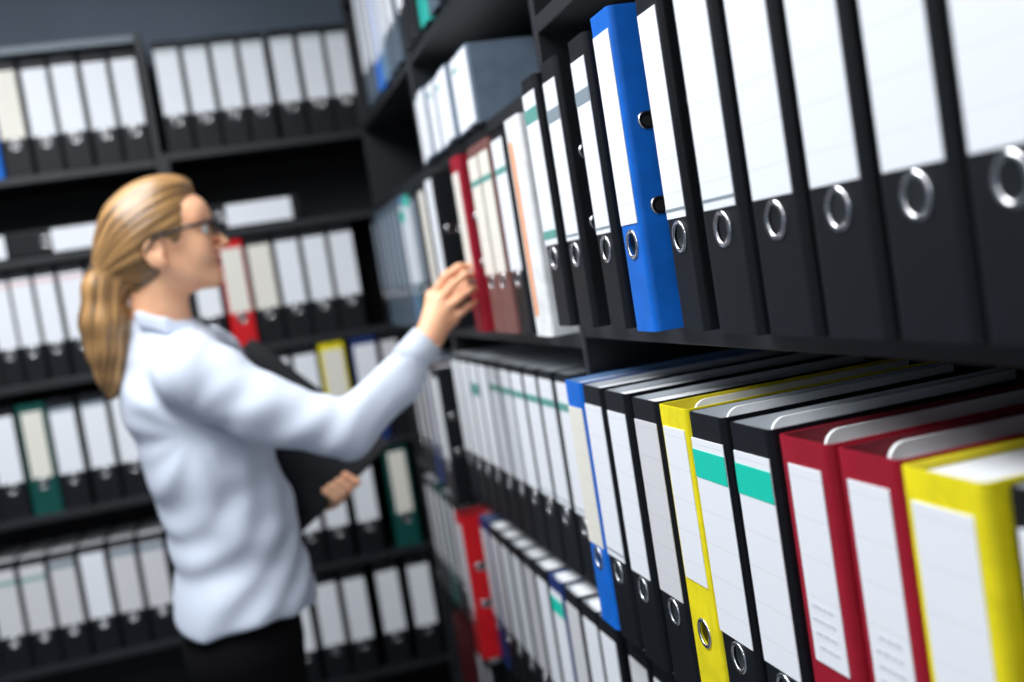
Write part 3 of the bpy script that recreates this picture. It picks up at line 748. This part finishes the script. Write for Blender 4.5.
# collar and cuffs
co = Field((-.30, 2.05, CAMZ-.08), (.06, 2.30, CAMZ+.09), .003)
import itertools
cp = [(131, 309, 2.165), (140, 314, 2.115), (165, 320, 2.095), (192, 328, 2.105), (214, 340, 2.145), (205, 338, 2.195), (180, 328, 2.235), (150, 314, 2.225), (131, 309, 2.165)]
pc = [at(*q) for q in cp]
for a, b in zip(pc[:-1], pc[1:]):
    for k_ in range(4): co.cone(a+[0, 0, -.007*k_], b+[0, 0, -.007*k_], .0042, .0042, .008)
obj('collar', field_mesh('collar', co, [COTTON], None, 1), S)
def cuff(a, b, r):
    V = []; F = []; d = (b-a)/np.linalg.norm(b-a); u = np.cross(d, [0, 1, 0]); u /= np.linalg.norm(u); v = np.cross(d, u); N = 32
    rings = [(a, r*1.02), (a*.5+b*.5, r), (b, r), (b, r-.003), (a, r-.003)]
    for p, q in rings:
        for j in range(N): t = 2*math.pi*j/N; V.append(p+q*(math.cos(t)*u+math.sin(t)*v))
    for i in range(len(rings)):
        i2 = (i+1) % len(rings)
        for j in range(N): F.append((i*N+j, i*N+(j+1) % N, i2*N+(j+1) % N, i2*N+j))
    return mesh('cuff', V, F, [COTTON], None, True)
dr = (wr_r-el_r)/np.linalg.norm(wr_r-el_r)
obj('cuff', cuff(wr_r-dr*.055, wr_r+dr*.002, .0335), S)
dl = (pw-el_l)/np.linalg.norm(pw-el_l); obj('cuff', cuff(pw-dl*.07, pw-dl*.01, .034), S)
# hair
ha = Field((-.40, 2.02, CAMZ-.20), (.02, 2.29, CAMZ+.32), .0035)
HE(ha, (-.016, 0, .028), (.097, .082, .086), .02)
HE(ha, (-.042, 0, .000), (.068, .078, .072), .03)
HE(ha, (-.056, 0, -.045), (.040, .058, .050), .02)
HE(ha, (.020, 0, .088), (.055, .058, .028), .03)
# trim away the face, ear and forehead
HE(ha, (.108, 0, -.022), (.082, .12, .098), .012, 'sub')
for sd in (-1, 1): HE(ha, (-.004, .090*sd, -.030), (.040, .034, .040), .008, 'sub')
HE(ha, (.040, 0, -.115), (.085, .12, .070), .012, 'sub')
HE(ha, (-.098, 0, -.010), (.030, .045, .045), .03)
pt = [at(114, 264, 2.15), at(104, 290, 2.15), at(105, 322, 2.15), at(108, 352, 2.15), at(111, 378, 2.15), at(112, 396, 2.15)]
ha.chain(list(zip(pt, (.030, .035, .041, .034, .022, .008))), .02)
g0 = ha.lo[0]+ha.h*np.arange(ha.n[0]); g1 = ha.lo[1]+ha.h*np.arange(ha.n[1]); g2 = ha.lo[2]+ha.h*np.arange(ha.n[2])
gx, gy, gz = g0[:, None, None], g1[None, :, None], g2[None, None, :]
phi, al, phi2, tl, kk = strand_coords(gx, gy, gz)
d1 = np.sin(phi*34+2*np.sin(phi*5+al*12))+.6*np.sin(phi*61+al*20); d2 = np.sin(phi2*9+tl*16)+.6*np.sin(phi2*17-tl*22)
ha.f = (ha.f+.0009*(d1*(1-kk)+1.3*d2*kk)).astype(np.float32)
hm = field_mesh('hair', ha, [HAIR], None, 1)
vc = np.array([v.co[:] for v in hm.vertices]); q1, a1, q2, a2, kk = strand_coords(vc[:, 0], vc[:, 1], vc[:, 2])
sc = np.stack([np.where(kk > .5, 5*np.cos(q2)+40, 13*np.cos(q1)), np.where(kk > .5, 5*np.sin(q2), 13*np.sin(q1)), np.where(kk > .5, a2*7, a1*7)], 1)
at_h = hm.attributes.new('strand', 'FLOAT_VECTOR', 'POINT'); at_h.data.foreach_set('vector', sc.astype(np.float32).ravel())
obj('hair', hm, P)
def torus_tie():
    c = at(107, 272, 2.15); V = []; F = []; N, K = 24, 8
    d = at(100, 292, 2.15)-c; d /= np.linalg.norm(d); u = np.array([0, 1., 0]); v = np.cross(d, u)
    for j in range(N):
        t = 2*math.pi*j/N
        for k in range(K):
            b = 2*math.pi*k/K; R = .028+.005*math.cos(b); V.append(c+R*(math.cos(t)*u+math.sin(t)*v)+d*.006*math.sin(b))
    for j in range(N):
        for k in range(K): F.append((j*K+k, j*K+(k+1) % K, ((j+1) % N)*K+(k+1) % K, ((j+1) % N)*K+k))
    return mesh('hair_tie', V, F, [mat('hair tie', (60, 44, 30), .7)], None, True)
obj('hair_tie', torus_tie(), P)
# eyes and eyebrows
EYE = mat('eye white', (235, 232, 228), .2); IRIS = mat('iris', (70, 88, 96), .2)
for sd in (-1, 1):
    V = []; F = []; c = H(.0725, .031*sd, .000); r = .0115*HS; N, K = 20, 14
    for i in range(K+1):
        ph = math.pi*i/K
        for j in range(N):
            t = 2*math.pi*j/N; V.append(c+_HR@(r*np.array([math.cos(ph), math.sin(ph)*math.cos(t), math.sin(ph)*math.sin(t)])))
    for i in range(K):
        for j in range(N): F.append((i*N+j, i*N+(j+1) % N, (i+1)*N+(j+1) % N, (i+1)*N+j))
    obj('eye', mesh('eye', V, F, [EYE, IRIS], [1 if k < 3*N else 0 for k in range(len(F))], True), P)
    eb = Field(H(.05, .012*sd if sd > 0 else -.055, .015)-.012, H(.09, .055 if sd > 0 else -.012, .03)+.014, .002)
    eb.cone(H(.083, .014*sd, .024), H(.078, .030*sd, .029), .0026, .0028, .003); eb.cone(H(.078, .030*sd, .029), H(.064, .050*sd, .023), .0028, .0016, .003)
    obj('eyebrow', field_mesh('eyebrow', eb, [mat('eyebrow hair', (120, 88, 56), .7)]), P)
# glasses
FR = mat('black glasses frame', (20, 20, 24), .3)
GL = bpy.data.materials.new('lens glass'); GL.use_nodes = True; _g = GL.node_tree.nodes['Principled BSDF']
_g.inputs['Transmission Weight'].default_value = 1.0; _g.inputs['Roughness'].default_value = 0; _g.inputs['IOR'].default_value = 1.05
G_ = bpy.data.objects.new('glasses', None); COL.objects.link(G_)
tag(G_, 'black rimmed glasses worn by the woman in the white shirt', 'glasses')
gf = Field(H(0, 0, 0)-.13, H(0, 0, 0)+.13, .0022)
for sd in (-1, 1):
    q = [(.094, .012*sd, .010), (.090, .052*sd, .012), (.090, .050*sd, -.012), (.095, .016*sd, -.014)]
    for a, b in zip(q, q[1:]+q[:1]): HC(gf, a, b, .0023, .0023, .003)
HC(gf, (.095, -.012, .006), (.095, .012, .006), .0022, .0022, .003)
obj('front_frame', field_mesh('front_frame', gf, [FR]), G_)
for sd in (-1, 1):
    tf = Field(H(.03, .07*sd, 0)-.085, H(.03, .07*sd, 0)+.085, .0024)
    HC(tf, (.090, .053*sd, .009), (.060, .071*sd, .009), .0036, .0036, .003); HC(tf, (.060, .071*sd, .009), (-.008, .0825*sd, .006), .0036, .0032, .003); HC(tf, (-.008, .0825*sd, .006), (-.032, .083*sd, -.016), .0030, .0026, .003)
    obj('temple_arm', field_mesh('temple_arm', tf, [FR]), G_)
    q = [(.0935, .013*sd, .009), (.0895, .051*sd, .011), (.0895, .049*sd, -.011), (.0945, .017*sd, -.013)]
    V = [H(*p) for p in q]+[H(p[0]-.0015, p[1], p[2]) for p in q]
    obj('lens', mesh('lens', V, [(0, 1, 2, 3), (7, 6, 5, 4), (0, 4, 5, 1), (1, 5, 6, 2), (2, 6, 7, 3), (3, 7, 4, 0)], [GL]), G_)
# black folder held against the far hip
fa = at(389, 443, 2.235); fb = at(252, 338, 2.40); fc = at(300, 530, 2.262)
e1 = fb-fa; e2 = fc-fa; n_ = np.cross(e1, e2); n_ /= np.linalg.norm(n_)
if n_[1] < 0: n_ = -n_
FO = bpy.data.objects.new('folder', None); COL.objects.link(FO)
tag(FO, 'black folder the woman carries tilted under her left hand', 'folder')
def plate(name, o0, o1, m_, t, inset=0.0, full=True):
    a = fa+e1*inset+e2*inset; w1 = e1*(1-2*inset); w2 = e2*1.28*(1-2*inset)
    V = [a+n_*o0, a+w1+n_*o0, a+w1+w2+n_*o0, a+w2+n_*o0, a+n_*o1, a+w1+n_*o1, a+w1+w2+n_*o1, a+w2+n_*o1]
    return mesh(name, V, [(0, 3, 2, 1), (4, 5, 6, 7), (0, 1, 5, 4), (1, 2, 6, 5), (2, 3, 7, 6), (3, 0, 4, 7)], [m_])
BLK = mat('black cover', (40, 46, 54), .42)
obj('cover', plate('cover', 0, .003, BLK, 0), FO); obj('cover', plate('cover', .021, .024, BLK, 0), FO)
obj('paper_block', plate('paper_block', .0035, .0205, PAPER, 0, .015), FO)
